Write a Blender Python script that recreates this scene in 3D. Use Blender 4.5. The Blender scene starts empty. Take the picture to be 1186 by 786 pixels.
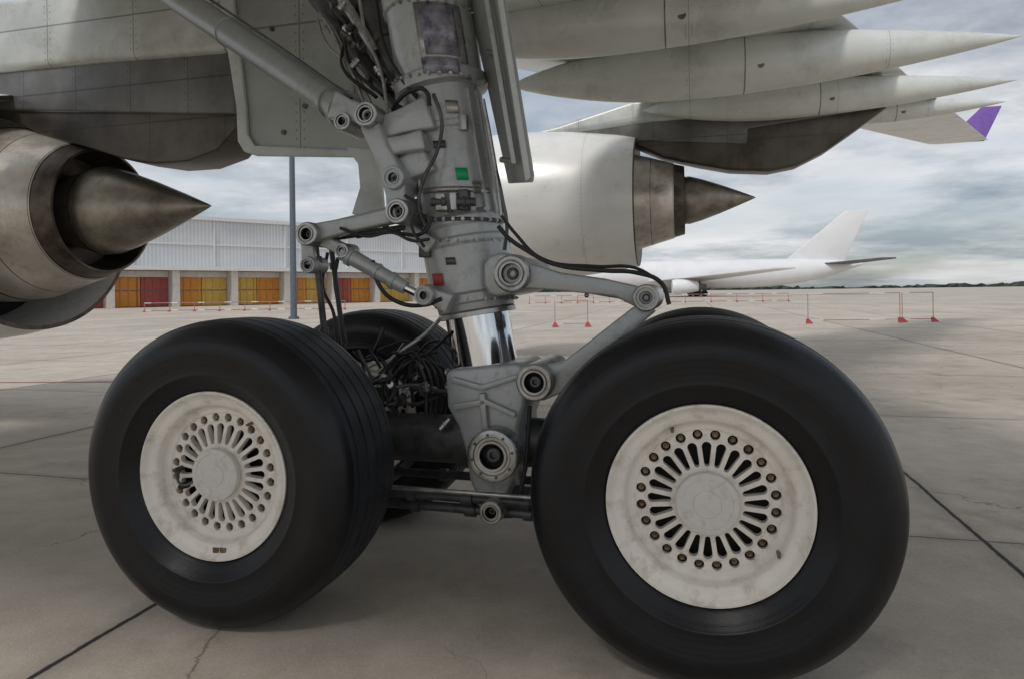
import bpy, bmesh, math, random
from mathutils import Vector, Matrix
random.seed(4)
sc=bpy.context.scene
CH=1.43
TH=math.radians(14.6)
A=Vector((math.sin(TH),math.cos(TH),0)); D=Vector((math.cos(TH),-math.sin(TH),0)); U=Vector((0,0,1))
def W(a,d,z): return A*a+D*d+U*z
# surveyed bearing (u), elevation (v) and distance outboard (a) -> metres
def SA(u,v,a):
    q=(u-593)/800.; t=a/(A.x*q+A.y)
    return Vector((q*t,t,CH+(338-v)/800.*t))
def px(u,a): 
    q=(u-593)/800.; return a/(A.x*q+A.y)/800.

# ---------------------------------------------------------------- materials
def new_mat(name):
    m=bpy.data.materials.new(name); m.use_nodes=True
    nt=m.node_tree; b=nt.nodes['Principled BSDF']; return m,nt,b
def N(nt,t,**k):
    n=nt.nodes.new(t)
    for a,v in k.items(): setattr(n,a,v)
    return n
def surf(name,col,col2=None,rough=.5,metal=0.,scale=6.,bump=.0,bscale=60.,dirt=None,dirt_amt=.5,dscale=3.,spec=.5,rvar=.12,streak=None,coat=0,rings=0):
    m,nt,b=new_mat(name); L=nt.links
    tc=N(nt,'ShaderNodeTexCoord')
    src=tc.outputs['Object']
    if streak:
        mp=N(nt,'ShaderNodeMapping'); mp.inputs['Scale'].default_value=streak
        L.new(src,mp.inputs['Vector']); s2=mp.outputs[0]
    else: s2=src
    n=N(nt,'ShaderNodeTexNoise'); n.inputs['Scale'].default_value=scale; n.inputs['Detail'].default_value=4; n.inputs['Roughness'].default_value=.6
    L.new(s2,n.inputs['Vector'])
    cr=N(nt,'ShaderNodeValToRGB'); cr.color_ramp.elements[0].position=.32; cr.color_ramp.elements[1].position=.68
    c2=col2 or tuple(c*.75 for c in col)
    cr.color_ramp.elements[0].color=(*c2,1); cr.color_ramp.elements[1].color=(*col,1)
    L.new(n.outputs['Fac'],cr.inputs[0]); out=cr.outputs[0]
    if dirt:
        n2=N(nt,'ShaderNodeTexNoise'); n2.inputs['Scale'].default_value=dscale; n2.inputs['Detail'].default_value=6; n2.inputs['Roughness'].default_value=.75
        L.new(src,n2.inputs['Vector'])
        r2=N(nt,'ShaderNodeMapRange'); r2.inputs[1].default_value=.5; r2.inputs[2].default_value=.72; r2.inputs[3].default_value=0; r2.inputs[4].default_value=dirt_amt
        L.new(n2.outputs['Fac'],r2.inputs[0])
        mx=N(nt,'ShaderNodeMixRGB'); mx.inputs[2].default_value=(*dirt,1)
        L.new(r2.outputs[0],mx.inputs[0]); L.new(out,mx.inputs[1]); out=mx.outputs[0]
    L.new(out,b.inputs['Base Color'])
    rr=N(nt,'ShaderNodeMapRange'); rr.inputs[3].default_value=max(.03,rough-rvar); rr.inputs[4].default_value=min(1,rough+rvar)
    L.new(n.outputs['Fac'],rr.inputs[0]); L.new(rr.outputs[0],b.inputs['Roughness'])
    b.inputs['Metallic'].default_value=metal
    b.inputs['Specular IOR Level'].default_value=spec
    b.inputs['Coat Weight'].default_value=coat
    if bump:
        n3=N(nt,'ShaderNodeTexNoise'); n3.inputs['Scale'].default_value=bscale; n3.inputs['Detail'].default_value=3
        L.new(src,n3.inputs['Vector'])
        bp=N(nt,'ShaderNodeBump'); bp.inputs['Strength'].default_value=bump; bp.inputs['Distance'].default_value=.01
        L.new(n3.outputs['Fac'],bp.inputs['Height']); L.new(bp.outputs[0],b.inputs['Normal'])
        if rings:
            wv=N(nt,'ShaderNodeTexWave',wave_type='RINGS',rings_direction='Y'); wv.inputs['Scale'].default_value=rings; wv.inputs['Distortion'].default_value=.6; wv.inputs['Detail'].default_value=2
            L.new(src,wv.inputs[0]); b2=N(nt,'ShaderNodeBump'); b2.inputs['Strength'].default_value=.06; b2.inputs['Distance'].default_value=.004
            L.new(wv.outputs['Fac'],b2.inputs['Height']); L.new(bp.outputs[0],b2.inputs['Normal']); L.new(b2.outputs[0],b.inputs['Normal'])
    return m
def panelled(name,col,col2,rough=.4,metal=.1,sx=1.3,sz=.7,line=.35,dirt=(.1,.09,.07),damt=.4,rot=0.0):
    m=surf(name,col,col2,rough=rough,metal=metal,scale=1.6,dirt=dirt,dirt_amt=damt,dscale=1.2)
    nt=m.node_tree; L=nt.links; b=nt.nodes['Principled BSDF']
    src=b.inputs['Base Color'].links[0].from_socket
    g=N(nt,'ShaderNodeNewGeometry')
    dots=[]
    for vec in (D,(A+U).normalized()):
        v=N(nt,'ShaderNodeVectorMath',operation='DOT_PRODUCT'); v.inputs[1].default_value=vec; L.new(g.outputs['Position'],v.inputs[0]); dots.append(v.outputs['Value'])
    outs=[]
    for o,s in zip(dots,(sx,sz)):
        p=N(nt,'ShaderNodeMath',operation='PINGPONG'); p.inputs[1].default_value=s/2; L.new(o,p.inputs[0])
        q=N(nt,'ShaderNodeMath',operation='LESS_THAN'); q.inputs[1].default_value=.006; L.new(p.outputs[0],q.inputs[0]); outs.append((p.outputs[0],q.outputs[0]))
    mxx=N(nt,'ShaderNodeMath',operation='MAXIMUM'); L.new(outs[0][1],mxx.inputs[0]); L.new(outs[1][1],mxx.inputs[1])
    r1=N(nt,'ShaderNodeMath',operation='COMPARE'); r1.inputs[1].default_value=.035; r1.inputs[2].default_value=.006; L.new(outs[0][0],r1.inputs[0])
    r2=N(nt,'ShaderNodeMath',operation='PINGPONG'); r2.inputs[1].default_value=.025; L.new(dots[1],r2.inputs[0])
    r3=N(nt,'ShaderNodeMath',operation='LESS_THAN'); r3.inputs[1].default_value=.006; L.new(r2.outputs[0],r3.inputs[0])
    r4=N(nt,'ShaderNodeMath',operation='MULTIPLY'); L.new(r1.outputs[0],r4.inputs[0]); L.new(r3.outputs[0],r4.inputs[1])
    mm=N(nt,'ShaderNodeMath',operation='MAXIMUM'); L.new(mxx.outputs[0],mm.inputs[0]); L.new(r4.outputs[0],mm.inputs[1])
    k=N(nt,'ShaderNodeMath',operation='MULTIPLY'); k.inputs[1].default_value=line*1.6; L.new(mm.outputs[0],k.inputs[0])
    mx=N(nt,'ShaderNodeMixRGB'); mx.inputs[2].default_value=(.04,.04,.04,1); L.new(k.outputs[0],mx.inputs[0]); L.new(src,mx.inputs[1])
    L.new(mx.outputs[0],b.inputs['Base Color'])
    return m

M={}
M['tyre']=surf('tyre_rubber',(.0055,.0062,.0085),(.003,.0035,.005),rough=.36,scale=7,bump=.07,bscale=160,dirt=(.02,.02,.022),dirt_amt=.3,dscale=5,spec=.36,rvar=.1,rings=14)
M['tread']=surf('tyre_tread_rubber',(.018,.022,.029),(.009,.011,.015),rough=.48,scale=12,bump=.1,bscale=90,dirt=(.045,.045,.046),dirt_amt=.4,dscale=5,spec=.4)
M['rim']=surf('rim_cream_paint',(.82,.785,.71),(.74,.70,.63),rough=.4,scale=8,dirt=(.24,.175,.11),dirt_amt=.55,dscale=10,bump=.08,bscale=80)
M['cap']=surf('hub_cap_paint',(.72,.70,.66),(.58,.57,.54),rough=.42,scale=14,dirt=(.24,.19,.13),dirt_amt=.5,dscale=14)
M['brake']=surf('brake_dark',(.03,.027,.024),(.012,.011,.01),rough=.6,metal=.4,scale=20)
M['nut']=surf('steel_nut',(.28,.21,.13),(.1,.07,.045),rough=.4,metal=.7,scale=40)
M['gear']=surf('gear_grey_paint',(.44,.46,.46),(.33,.35,.35),rough=.32,metal=.25,scale=7,dirt=(.085,.07,.055),dirt_amt=.6,dscale=7,bump=.06,bscale=60,coat=.25)
M['gear2']=surf('gear_steel',(.5,.5,.49),(.3,.3,.29),rough=.3,metal=.8,scale=12,dirt=(.07,.06,.05),dirt_amt=.7,dscale=8,bump=.06)
M['geard']=surf('gear_dark_metal',(.12,.125,.13),(.05,.05,.052),rough=.42,metal=.5,scale=9,dirt=(.03,.026,.022),dirt_amt=.6,bump=.1)
M['chrome']=surf('chrome_piston',(.84,.85,.87),(.74,.75,.77),rough=.08,metal=1.,scale=5,rvar=.04)
M['hose']=surf('hose_rubber',(.015,.015,.017),(.008,.008,.009),rough=.45)
M['hole']=surf('bore_dark',(.012,.011,.010),(.005,.005,.005),rough=.7)
M['green']=surf('green_sticker',(.0,.38,.14),(.0,.32,.12),rough=.4)
M['red']=surf('red_paint',(.42,.05,.04),(.33,.04,.035),rough=.5)
M['pink']=surf('faded_red_paint',(.40,.2,.17),(.34,.15,.13),rough=.6)
M['white']=surf('white_paint',(.75,.75,.73),(.66,.66,.65),rough=.4,scale=3)
M['plaque']=surf('placard_film',(.36,.35,.41),(.05,.05,.08),rough=.22,scale=13,metal=.2)
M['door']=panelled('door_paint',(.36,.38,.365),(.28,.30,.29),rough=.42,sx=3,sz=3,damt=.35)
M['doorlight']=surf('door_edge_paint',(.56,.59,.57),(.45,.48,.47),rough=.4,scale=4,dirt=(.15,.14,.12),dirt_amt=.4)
M['wing']=panelled('wing_underside_paint',(.76,.78,.765),(.66,.68,.67),rough=.36,sx=1.6,sz=.8)
M['fairing']=panelled('fairing_paint',(.70,.72,.69),(.61,.63,.605),rough=.3,sx=2.6,sz=30,line=.22,damt=.3)
M['nacelle']=panelled('nacelle_paint',(.84,.84,.82),(.78,.78,.76),rough=.3,sx=2.0,sz=30,line=.2,damt=.12)
M['core']=surf('core_cowl_metal',(.74,.70,.64),(.5,.46,.4),rough=.32,metal=.6,scale=3,dirt=(.2,.125,.07),dirt_amt=.7,dscale=1.6)
M['hot']=surf('nozzle_heat_metal',(.18,.15,.125),(.06,.047,.038),rough=.45,metal=.8,scale=5,dirt=(.03,.025,.02),dirt_amt=.7)
M['plug']=surf('exhaust_plug_metal',(.38,.35,.29),(.2,.18,.15),rough=.38,metal=.75,scale=4,dirt=(.08,.065,.05),dirt_amt=.7,dscale=2.5)
M['pyd']=panelled('pylon_heat_shield',(.14,.125,.11),(.05,.045,.04),rough=.4,metal=.6,sx=.9,sz=.5,damt=.6)
M['pym']=panelled('pylon_grey',(.22,.22,.215),(.11,.11,.107),rough=.4,metal=.3,sx=.7,sz=.45,damt=.5)
M['pyl']=panelled('pylon_light',(.62,.64,.61),(.46,.48,.46),rough=.38,metal=.15,sx=1.1,sz=.6)
M['purple']=surf('purple_paint',(.2,.1,.42),(.16,.08,.34),rough=.35)
M['far_white']=surf('airliner_white',(.82,.83,.85),(.76,.77,.79),rough=.4,scale=.4)
M['far_dark']=surf('airliner_dark',(.14,.15,.16),(.1,.1,.11),rough=.5,scale=1)
M['pole']=surf('pole_paint',(.12,.15,.18),(.09,.11,.13),rough=.5)
M['orange']=surf('door_orange',(.66,.28,.05),(.55,.22,.035),rough=.7,scale=2)
M['gold']=surf('door_gold',(.66,.44,.1),(.55,.35,.08),rough=.7,scale=2)
M['maroon']=surf('door_maroon',(.4,.09,.08),(.32,.07,.06),rough=.7,scale=2)
M['pillar']=surf('pillar_concrete',(.66,.64,.6),(.55,.53,.5),rough=.8,scale=2)
M['foliage']=surf('tree_foliage',(.06,.085,.075),(.04,.06,.055),rough=.9,scale=.2)
def corr():
    m=surf('corrugated_sheet',(.72,.745,.77),(.62,.645,.68),rough=.5,scale=.25,metal=.05)
    nt=m.node_tree; L=nt.links; b=nt.nodes['Principled BSDF']
    tc=N(nt,'ShaderNodeTexCoord'); w=N(nt,'ShaderNodeTexWave'); w.inputs['Scale'].default_value=.9
    L.new(tc.outputs['Object'],w.inputs[0]); src=b.inputs['Base Color'].links[0].from_socket
    mx=N(nt,'ShaderNodeMixRGB',blend_type='MULTIPLY'); mx.inputs[0].default_value=.2
    L.new(src,mx.inputs[1]); L.new(w.outputs['Color'],mx.inputs[2]); L.new(mx.outputs[0],b.inputs['Base Color'])
    bp=N(nt,'ShaderNodeBump'); bp.inputs['Strength'].default_value=.5; L.new(w.outputs['Fac'],bp.inputs['Height']); L.new(bp.outputs[0],b.inputs['Normal'])
    return m
M['hang']=corr()

# ---------------------------------------------------------------- mesh helpers
def empty(name,loc=(0,0,0),rz=0):
    e=bpy.data.objects.new(name,None); e.empty_display_size=.2; sc.collection.objects.link(e)
    e.location=loc; e.rotation_euler=(0,0,rz); return e
def mk(name,bm,mat,parent=None,smooth=True,bevel=0,ang=.6):
    bmesh.ops.recalc_face_normals(bm,faces=bm.faces[:])
    me=bpy.data.meshes.new(name)
    for f in bm.faces: f.smooth=smooth
    if smooth:
        for e in bm.edges:
            if len(e.link_faces)==2 and e.calc_face_angle(0)>ang: e.smooth=False
    bm.to_mesh(me); bm.free()
    o=bpy.data.objects.new(name,me); sc.collection.objects.link(o)
    if isinstance(mat,(list,tuple)):
        for m in mat: me.materials.append(m)
    else: me.materials.append(mat)
    if parent: o.parent=parent
    if bevel:
        b=o.modifiers.new('bev','BEVEL'); b.width=bevel; b.segments=3; b.limit_method='ANGLE'; b.angle_limit=.5
        for f in me.polygons: f.use_smooth=True
    return o
def basis(axis):
    z=axis.normalized(); x=z.orthogonal().normalized(); 
    if abs(z.z)<.9: x=z.cross(U).normalized()
    y=z.cross(x); return x,y,z
def lathe_bm(bm,prof,org,axis,seg=64,x=None):
    X,Y,Z=basis(axis)
    rings=[]
    for s,r in prof:
        if r<1e-5: rings.append([bm.verts.new(org+Z*s)])
        else: rings.append([bm.verts.new(org+Z*s+(X*math.cos(2*math.pi*i/seg)+Y*math.sin(2*math.pi*i/seg))*r) for i in range(seg)])
    for a,b in zip(rings,rings[1:]):
        for i in range(seg):
            j=(i+1)%seg
            if len(a)==1 and len(b)==1: continue
            if len(a)==1: bm.faces.new((a[0],b[i],b[j]))
            elif len(b)==1: bm.faces.new((a[i],a[j],b[0]))
            else: bm.faces.new((a[i],a[j],b[j],b[i]))
def lathe(name,prof,org,axis,mat,parent=None,seg=64,ang=.5):
    bm=bmesh.new(); lathe_bm(bm,prof,Vector(org),Vector(axis),seg); return mk(name,bm,mat,parent,ang=ang)
def tube(name,p1,p2,r1,r2,mat,parent=None,seg=28,collars=()):
    p1=Vector(p1);p2=Vector(p2); L=(p2-p1).length
    prof=[(0,0),(0,r1)]
    for t,k,w in collars:
        r=r1+(r2-r1)*t
        prof+= [(t*L-w/2,r),(t*L-w/2+.003,r*k),(t*L+w/2-.003,r*k),(t*L+w/2,r)]
    prof+=[(L,r2),(L,0)]
    return lathe(name,prof,p1,p2-p1,mat,parent,seg)
def plate(name,pts,off,mat,parent=None,bevel=.006):
    bm=bmesh.new(); off=Vector(off)
    a=[bm.verts.new(p) for p in pts]; b=[bm.verts.new(Vector(p)+off) for p in pts]
    bm.faces.new(a); bm.faces.new(b[::-1]); n=len(pts)
    for i in range(n): bm.faces.new((a[i],b[i],b[(i+1)%n],a[(i+1)%n]))
    return mk(name,bm,mat,parent,smooth=False,bevel=bevel)
def box(name,c,ex,ey,ez,mat,parent=None,bevel=.004):
    c=Vector(c); pts=[c-ex-ey-ez,c+ex-ey-ez,c+ex+ey-ez,c-ex+ey-ez]
    return plate(name,pts,ez*2,mat,parent,bevel)
def hose(name,pts,r,mat,parent=None):
    cu=bpy.data.curves.new(name,'CURVE'); cu.dimensions='3D'; cu.bevel_depth=r; cu.bevel_resolution=3; cu.resolution_u=8
    sp=cu.splines.new('BEZIER'); sp.bezier_points.add(len(pts)-1)
    for b,p in zip(sp.bezier_points,pts): b.co=p; b.handle_left_type=b.handle_right_type='AUTO'
    o=bpy.data.objects.new(name,cu); sc.collection.objects.link(o); cu.materials.append(mat)
    if parent:o.parent=parent
    return o
def hsmooth(name,uv,a,rp,mat,parent): return hose(name,[SA(u,v,aa if aa else a) for u,v,aa in [(t+(None,))[:3] for t in uv]],rp*px(uv[0][0],a),mat,parent)
def lug(name,u,v,a,rp,hp,depth,mat,parent,nut=True):
    """bearing boss whose pin runs across the aircraft"""
    k=px(u,a); r=rp*k; h=hp*k; p=SA(u,v,a)
    lathe(name,[(depth,0),(depth,r),(.012,r),(.004,r*.97),(0,r*.9),(0,r*.74),(.008,r*.7),(.008,h*1.25),(0,h*1.18),(0,h),(.06,h),(.06,0)],p,A,mat,parent,40)
    lathe(name+'_bore',[(.012,h*.99),(.055,h*.99),(.055,0)],p,A,M['hole'],parent,24)
    lathe(name+'_pin',[(.05,h*.6),(.03,h*.6),(.025,h*.5),(.025,h*.3),(.045,h*.28),(.045,0)],p,A,M['geard'],parent,24)

# ---------------------------------------------------------------- wheels
RT=.665; HZ=.663
def rs(r): return r if r<.5 else .5+(r-.5)*(RT-.5)/.2
def wheel(idx,a,d,detail=True):
    e=empty('aircraft_wheel' if idx==0 else 'aircraft_wheel.%03d'%idx,W(a,d,HZ),-TH)
    Y=Vector((0,1,0)); O=Vector((0,0,0)); ky=1.06
    half=[(.205,.352),(.222,.362),(.238,.385),(.251,.43),(.2535,.432),(.2545,.436),(.2535,.44),(.259,.48),(.264,.53),(.2655,.545),(.262,.58),(.252,.612),(.236,.64),(.2345,.6415),(.228,.6525),(.214,.667),(.196,.679),(.181,.686)]
    side=[(y*(ky if r>.4 else 1),rs(r)) for y,r in half]
    gd=.010
    tr=[(.181*ky,rs(.686)),(.164,rs(.692)),(.162,rs(.692)-gd),(.152,rs(.694)-gd),(.150,rs(.695)),(.086,rs(.699)),(.084,rs(.699)-gd),(.073,rs(.699)-gd),(.071,rs(.7)),(.007,rs(.7)),(.005,rs(.7)-gd)]
    lathe('tyre_sidewall',[(-y,r) for y,r in side],O,Y,M['tyre'],e,160,ang=.9)
    lathe('tyre_sidewall',[(y,r) for y,r in side],O,Y,M['tyre'],e,160,ang=.9)
    lathe('tyre_tread',[(-y,r) for y,r in tr]+[(y,r) for y,r in reversed(tr)],O,Y,M['tread'],e,160,ang=.9)
    for sgn in (-1,1):
        p=[(.2,.34),(.206,.353),(.222,.362),(.229,.36),(.2305,.352),(.224,.345),(.212,.338),(.207,.322),(.205,.305),(.196,.296),(.172,.289),(.162,.285),(.158,.277)]
        lathe('rim_flange',[(sgn*y,r) for y,r in p]+[(sgn*.10,.277),(sgn*.10,.33),(sgn*.2,.34)],O,Y,M['rim'],e,96,ang=.8)
        bm=bmesh.new()
        pr=[(.157,.2785),(.157,.262),(.150,.255),(.150,.226),(.158,.215),(.164,.17),(.170,.125),(.170,.08),(.13,.08),(.13,.2785)]
        X_,Y_,Z_=basis(Y); sg=132
        rings=[[bm.verts.new(Z_*(sgn*y)+(X_*math.cos(2*math.pi*i/sg)+Y_*math.sin(2*math.pi*i/sg))*r) for i in range(sg)] for y,r in pr]
        for k in range(len(pr)):
            ra,rb=rings[k],rings[(k+1)%len(pr)]
            for i in range(sg): bm.faces.new((ra[i],ra[(i+1)%sg],rb[(i+1)%sg],rb[i]))
        web=mk('wheel_web',bm,M['rim'],e,ang=.5)
        if sgn==-1 and detail:
            cb=bmesh.new(); n=24
            for i in range(n):
                th=2*math.pi*i/n
                def cut(pts):
                    lo=[];hi=[]
                    for x,z in pts:
                        X=x*math.cos(th)-z*math.sin(th); Z=x*math.sin(th)+z*math.cos(th)
                        lo.append(cb.verts.new((X,-.22,Z))); hi.append(cb.verts.new((X,-.11,Z)))
                    cb.faces.new(lo); cb.faces.new(hi[::-1])
                    for k in range(len(lo)): cb.faces.new((lo[k],hi[k],hi[(k+1)%len(lo)],lo[(k+1)%len(lo)]))
                pts=[]
                for k in range(9):
                    t=-math.pi/2+math.pi*k/8; pts.append((.197+.0175*math.cos(t),.0175*math.sin(t)))
                for k in range(9):
                    t=math.pi/2+math.pi*k/8; pts.append((.136+.0095*math.cos(t),.0095*math.sin(t)))
                cut(pts)
                th+=math.pi/n
                cut([(.2395+.0185*math.cos(2*math.pi*k/14),.0185*math.sin(2*math.pi*k/14)) for k in range(14)])
            bmesh.ops.recalc_face_normals(cb,faces=cb.faces[:])
            me=bpy.data.meshes.new('cut'); cb.to_mesh(me); cb.free(); co=bpy.data.objects.new('cut',me); sc.collection.objects.link(co)
            web.parent=None
            bo=web.modifiers.new('b','BOOLEAN'); bo.operation='DIFFERENCE'; bo.object=co; bo.solver='EXACT'
            bpy.context.view_layer.update()
            dg=bpy.context.evaluated_depsgraph_get()
            nm=bpy.data.meshes.new_from_object(web.evaluated_get(dg)); web.modifiers.clear(); web.data=nm
            web.parent=e
            bpy.data.objects.remove(co)
            bm=bmesh.new(); bm.from_mesh(nm)
            for f in bm.faces: f.smooth=True
            for ed in bm.edges:
                ed.smooth=not(len(ed.link_faces)==2 and ed.calc_face_angle(0)>.45)
            bm.to_mesh(nm); bm.free()
            b=web.modifiers.new('bev','BEVEL'); b.width=.0022; b.segments=2; b.limit_method='ANGLE'; b.angle_limit=.7
            nb=bmesh.new()
            for i in range(n):
                th=2*math.pi*(i+.5)/n
                c=Vector((.2395*math.cos(th),0,.2395*math.sin(th)))
                lathe_bm(nb,[(-.10,.0125),(-.137,.0125),(-.139,.011),(-.139,.0065),(-.148,.006),(-.148,0)],c,Y,8)
            mk('tie_bolts',nb,M['nut'],e)
        lathe('hub_cap',[(sgn*y,r) for y,r in [(.12,.085),(.168,.085),(.171,.103),(.182,.1125),(.203,.1125),(.208,.109),(.2095,.09),(.207,.0885),(.2085,.05),(.212,.048),(.214,.03),(.214,0)]],O,Y,M['cap'],e,64)
        if sgn==-1:
            bb=bmesh.new()
            for i in range(8):
                th=2*math.pi*i/8+.2
                lathe_bm(bb,[(-.205,.005),(-.2115,.005),(-.2115,0)],Vector((.099*math.cos(th),0,.099*math.sin(th))),Y,6)
            mk('cap_screws',bb,M['cap'],e)
    lathe('brake_stack',[(-.09,0),(-.09,.27),(.10,.27),(.10,.2),(.30,.2),(.31,.18),(.31,0)] if a<3.4 else [(.10,0),(.10,.27),(-.10,.27),(-.10,.2),(-.30,.2),(-.31,.18),(-.31,0)],O,Y,M['brake'],e,48)
    s=1 if a<3.4 else -1
    for i in range(9):
        th=2*math.pi*i/9
        c=Vector((.15*math.cos(th),0,.15*math.sin(th)))
        lathe('brake_piston',[(s*.30,.033),(s*.35,.033),(s*.355,.028),(s*.355,.016),(s*.375,.016),(s*.375,0)],c,Y,M['geard'] if i%2 else M['gear2'],e,16)
    return e
A1,A2=2.745,4.145; D1,D2=-1.99,.045
w0=wheel(0,A1,D1); w1=wheel(1,A1+.025,D2); wheel(2,A2,D1); wheel(3,A2,D2,False)
for k,th in enumerate((-1.44,-1.55)):
    c=Vector((.322*math.cos(th)*1.0,-.2085,.322*math.sin(th)))
    box('inspection_sticker',c,Vector((.015,0,0)),Vector((0,.0015,0)),Vector((0,0,.013)),M['nut'],w0,0)
hose('valve_line',[Vector((-.10,-.20,-.03)),Vector((-.15,-.21,-.05)),Vector((-.19,-.2,-.03)),Vector((-.2,-.17,.01))],.006,M['geard'],w0)
tube('tyre_valve',(-.2,-.155,.01),(-.2,-.21,.01),.012,.009,M['geard'],w0,12)
tube('pressure_sensor',(-.17,-.155,-.06),(-.17,-.205,-.06),.016,.014,M['hole'],w0,12)
for th,wh in ((2.0,w1),(-.6,w1),(.9,w0)):
    tube('tyre_valve',(.292*math.cos(th),-.16,.292*math.sin(th)),(.286*math.cos(th),-.225,.286*math.sin(th)),.008,.006,M['nut'],wh,10)

# ---------------------------------------------------------------- landing gear strut
G=empty('landing_gear_strut')
AC=3.4
def ax(v): return SA(499+.148*v,v,AC)
top=ax(-140); bot=ax(358); axis=(bot-top); Lx=axis.length; axn=axis.normalized()
def sv(v): return (ax(v)-top).length
prof=[(0,0)]
for v,r in [(-140,.238),(14,.238),(16,.226),(22,.224),(92,.224),(96,.243),(108,.243),(111,.204),(150,.204),(152,.209),(157,.209),(159,.202),(252,.2),(256,.212),(262,.214),(266,.205),(276,.205),(279,.216),(284,.216),(288,.226),(338,.224),(341,.212),(349,.212),(351,.200),(358,.196)]:
    prof.append((sv(v),r))
prof.append((Lx,0))
lathe('main_cylinder',prof,top,axis,M['gear'],G,96,ang=.4)
lathe('piston_gland',[(0,.19),(.01,.2),(.03,.2),(.032,.185),(.032,.1)],bot,axis,M['gear2'],G,64)
lathe('chrome_piston',[(0,0),(0,.166),(.55,.166),(.55,0)],bot-axn*.05,ax(430)-bot,M['chrome'],G,96)
def patch(name,v0,v1,t0,t1,r,mat,th=.003):
    bm=bmesh.new(); o0,o1=ax(v0),ax(v1); rt=D; fr=-A
    n=14; rows=[]
    for o in (o0,o1):
        rows.append([bm.verts.new(o+(rt*math.sin(t0+(t1-t0)*i/n)+fr*math.cos(t0+(t1-t0)*i/n))*(r+th)) for i in range(n+1)])
    for i in range(n): bm.faces.new((rows[0][i],rows[0][i+1],rows[1][i+1],rows[1][i]))
    o=mk(name,bm,mat,G); s=o.modifiers.new('s','SOLIDIFY'); s.thickness=.003; return o
patch('placard',22,104,-.02,1.05,.226,M['gear2'],.002)
patch('placard_film',26,80,.1,.85,.229,M['plaque'],.004)
patch('placard_film_2',84,101,.0,.75,.243,M['plaque'],.005)
patch('green_sticker',202,215,.33,.62,.203,M['green'],.004)
patch('red_sticker',317,330,-.66,-.36,.226,M['red'],.006)
patch('data_plate_2',128,142,.35,.65,.204,M['gear2'],.004)
patch('data_plate_3',172,180,-.1,.2,.203,M['geard'],.004)
patch('data_plate_4',300,308,-.2,.02,.226,M['geard'],.004)
patch('band_clamp',222,228,-1.5,1.5,.201,M['gear2'],.006)
patch('band_clamp_2',256,260,-1.5,1.5,.214,M['geard'],.006)
for v,r in ((101,.243),(258,.214),(345,.212),(19,.226),(281,.216)):
    bb=bmesh.new()
    for i in range(16):
        t=-1.6+3.2*i/15; n=(D*math.sin(t)-A*math.cos(t))
        lathe_bm(bb,[(-.005,.010),(.010,.010),(.010,.006),(.017,.006),(.017,0)],ax(v)+n*r,n,6)
    mk('flange_bolts',bb,M['gear2'],G,smooth=False)
for t in (-.75,.95,1.25):
    n=(D*math.sin(t)-A*math.cos(t)); tan=n.cross(axn)
    plate('cylinder_rib',[ax(112)+n*.195-tan*.008,ax(112)+n*.225-tan*.008,ax(250)+n*.222-tan*.008,ax(250)+n*.195-tan*.008],tan*.016,M['gear'],G,.003)
def onc(v,t,r): return ax(v)+(D*math.sin(t)-A*math.cos(t))*r
box('valve_block',onc(240,.05,.23),D*.055,A*.03,U*.045,M['gear2'],G,.008)
box('valve_block_2',onc(238,.42,.225),D*.025,A*.03,U*.05,M['geard'],G,.006)
tube('valve_spool',onc(240,-.25,.26),onc(241,.6,.27),.021,.021,M['geard'],G,20,((.3,1.3,.03),(.75,1.35,.02)))
tube('valve_cap',onc(231,.1,.25),onc(252,.1,.25),.018,.014,M['geard'],G,16)
for v in (218,228,247): tube('fitting',onc(v,.75,.2),onc(v,.8,.255),.012,.009,M['gear2'],G,6)
box('junction_box',onc(152,.72,.21),D*.02,A*.02,U*.04,M['gear2'],G,.005)
box('junction_box_2',onc(292,-.75,.235),D*.03,A*.03,U*.03,M['geard'],G,.005)
def P(uv,a): return [SA(u,v,a) for u,v in uv]
plate('lower_collar_lug',P([(566,296),(580,292),(606,296),(618,308),(617,326),(606,338),(578,343),(566,342),(560,330),(560,305)],3.155),A*.42,M['gear'],G,.018)
lug('torque_link_upper_pin',592,317,3.12,22,12,.52,M['gear2'],G)
for aa in (3.16,3.50):
    plate('upper_torque_link',P([(600,304),(622,307),(648,316),(700,324),(738,333),(752,333),(760,345),(756,358),(742,361),(712,345),(660,339),(622,335),(600,334)],aa),A*.05,M['gear'],G,.01)
plate('torque_link_web',P([(628,315),(740,336),(740,352),(628,332)],3.22),A*.28,M['gear'],G,.01)
lug('torque_link_apex',748,347,3.13,16,8,.46,M['gear2'],G)
tube('damper',SA(748,347,3.60),SA(748,347,3.8),.05,.04,M['gear2'],G)
for aa in (3.17,3.49):
    plate('lower_torque_link',P([(600,425),(628,424),(650,420),(732,358),(748,352),(760,362),(700,412),(650,455),(628,464),(604,462)],aa),A*.05,M['gear'],G,.01)
plate('lower_link_web',P([(640,428),(735,362),(748,368),(650,448)],3.24),A*.24,M['gear'],G,.01)
lug('torque_link_lower_pin',617,443,3.1,22,12,.5,M['gear2'],G)
plate('fork',P([(514,432),(522,426),(596,420),(606,424),(610,440),(606,470),(598,492),(597,540),(590,558),(582,576),(578,604),(553,604),(550,578),(541,556),(536,520),(528,492),(516,470)],3.2),A*.44,M['gear'],G,.022)
lathe('fork_shoulder',[(0,.168),(.0,.182),(.02,.195),(.05,.198),(.07,.19),(.10,.18),(.12,.1)],ax(424),ax(470)-ax(424),M['gear'],G,64)
for pts in ([(520,442),(556,452),(600,438),(600,432),(556,445),(522,435)],[(524,474),(560,468),(594,484),(596,478),(560,461),(522,467)],[(552,455),(560,455),(563,498),(556,498)]):
    plate('fork_rib',P(pts,3.165),A*.06,M['gear'],G,.006)
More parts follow.
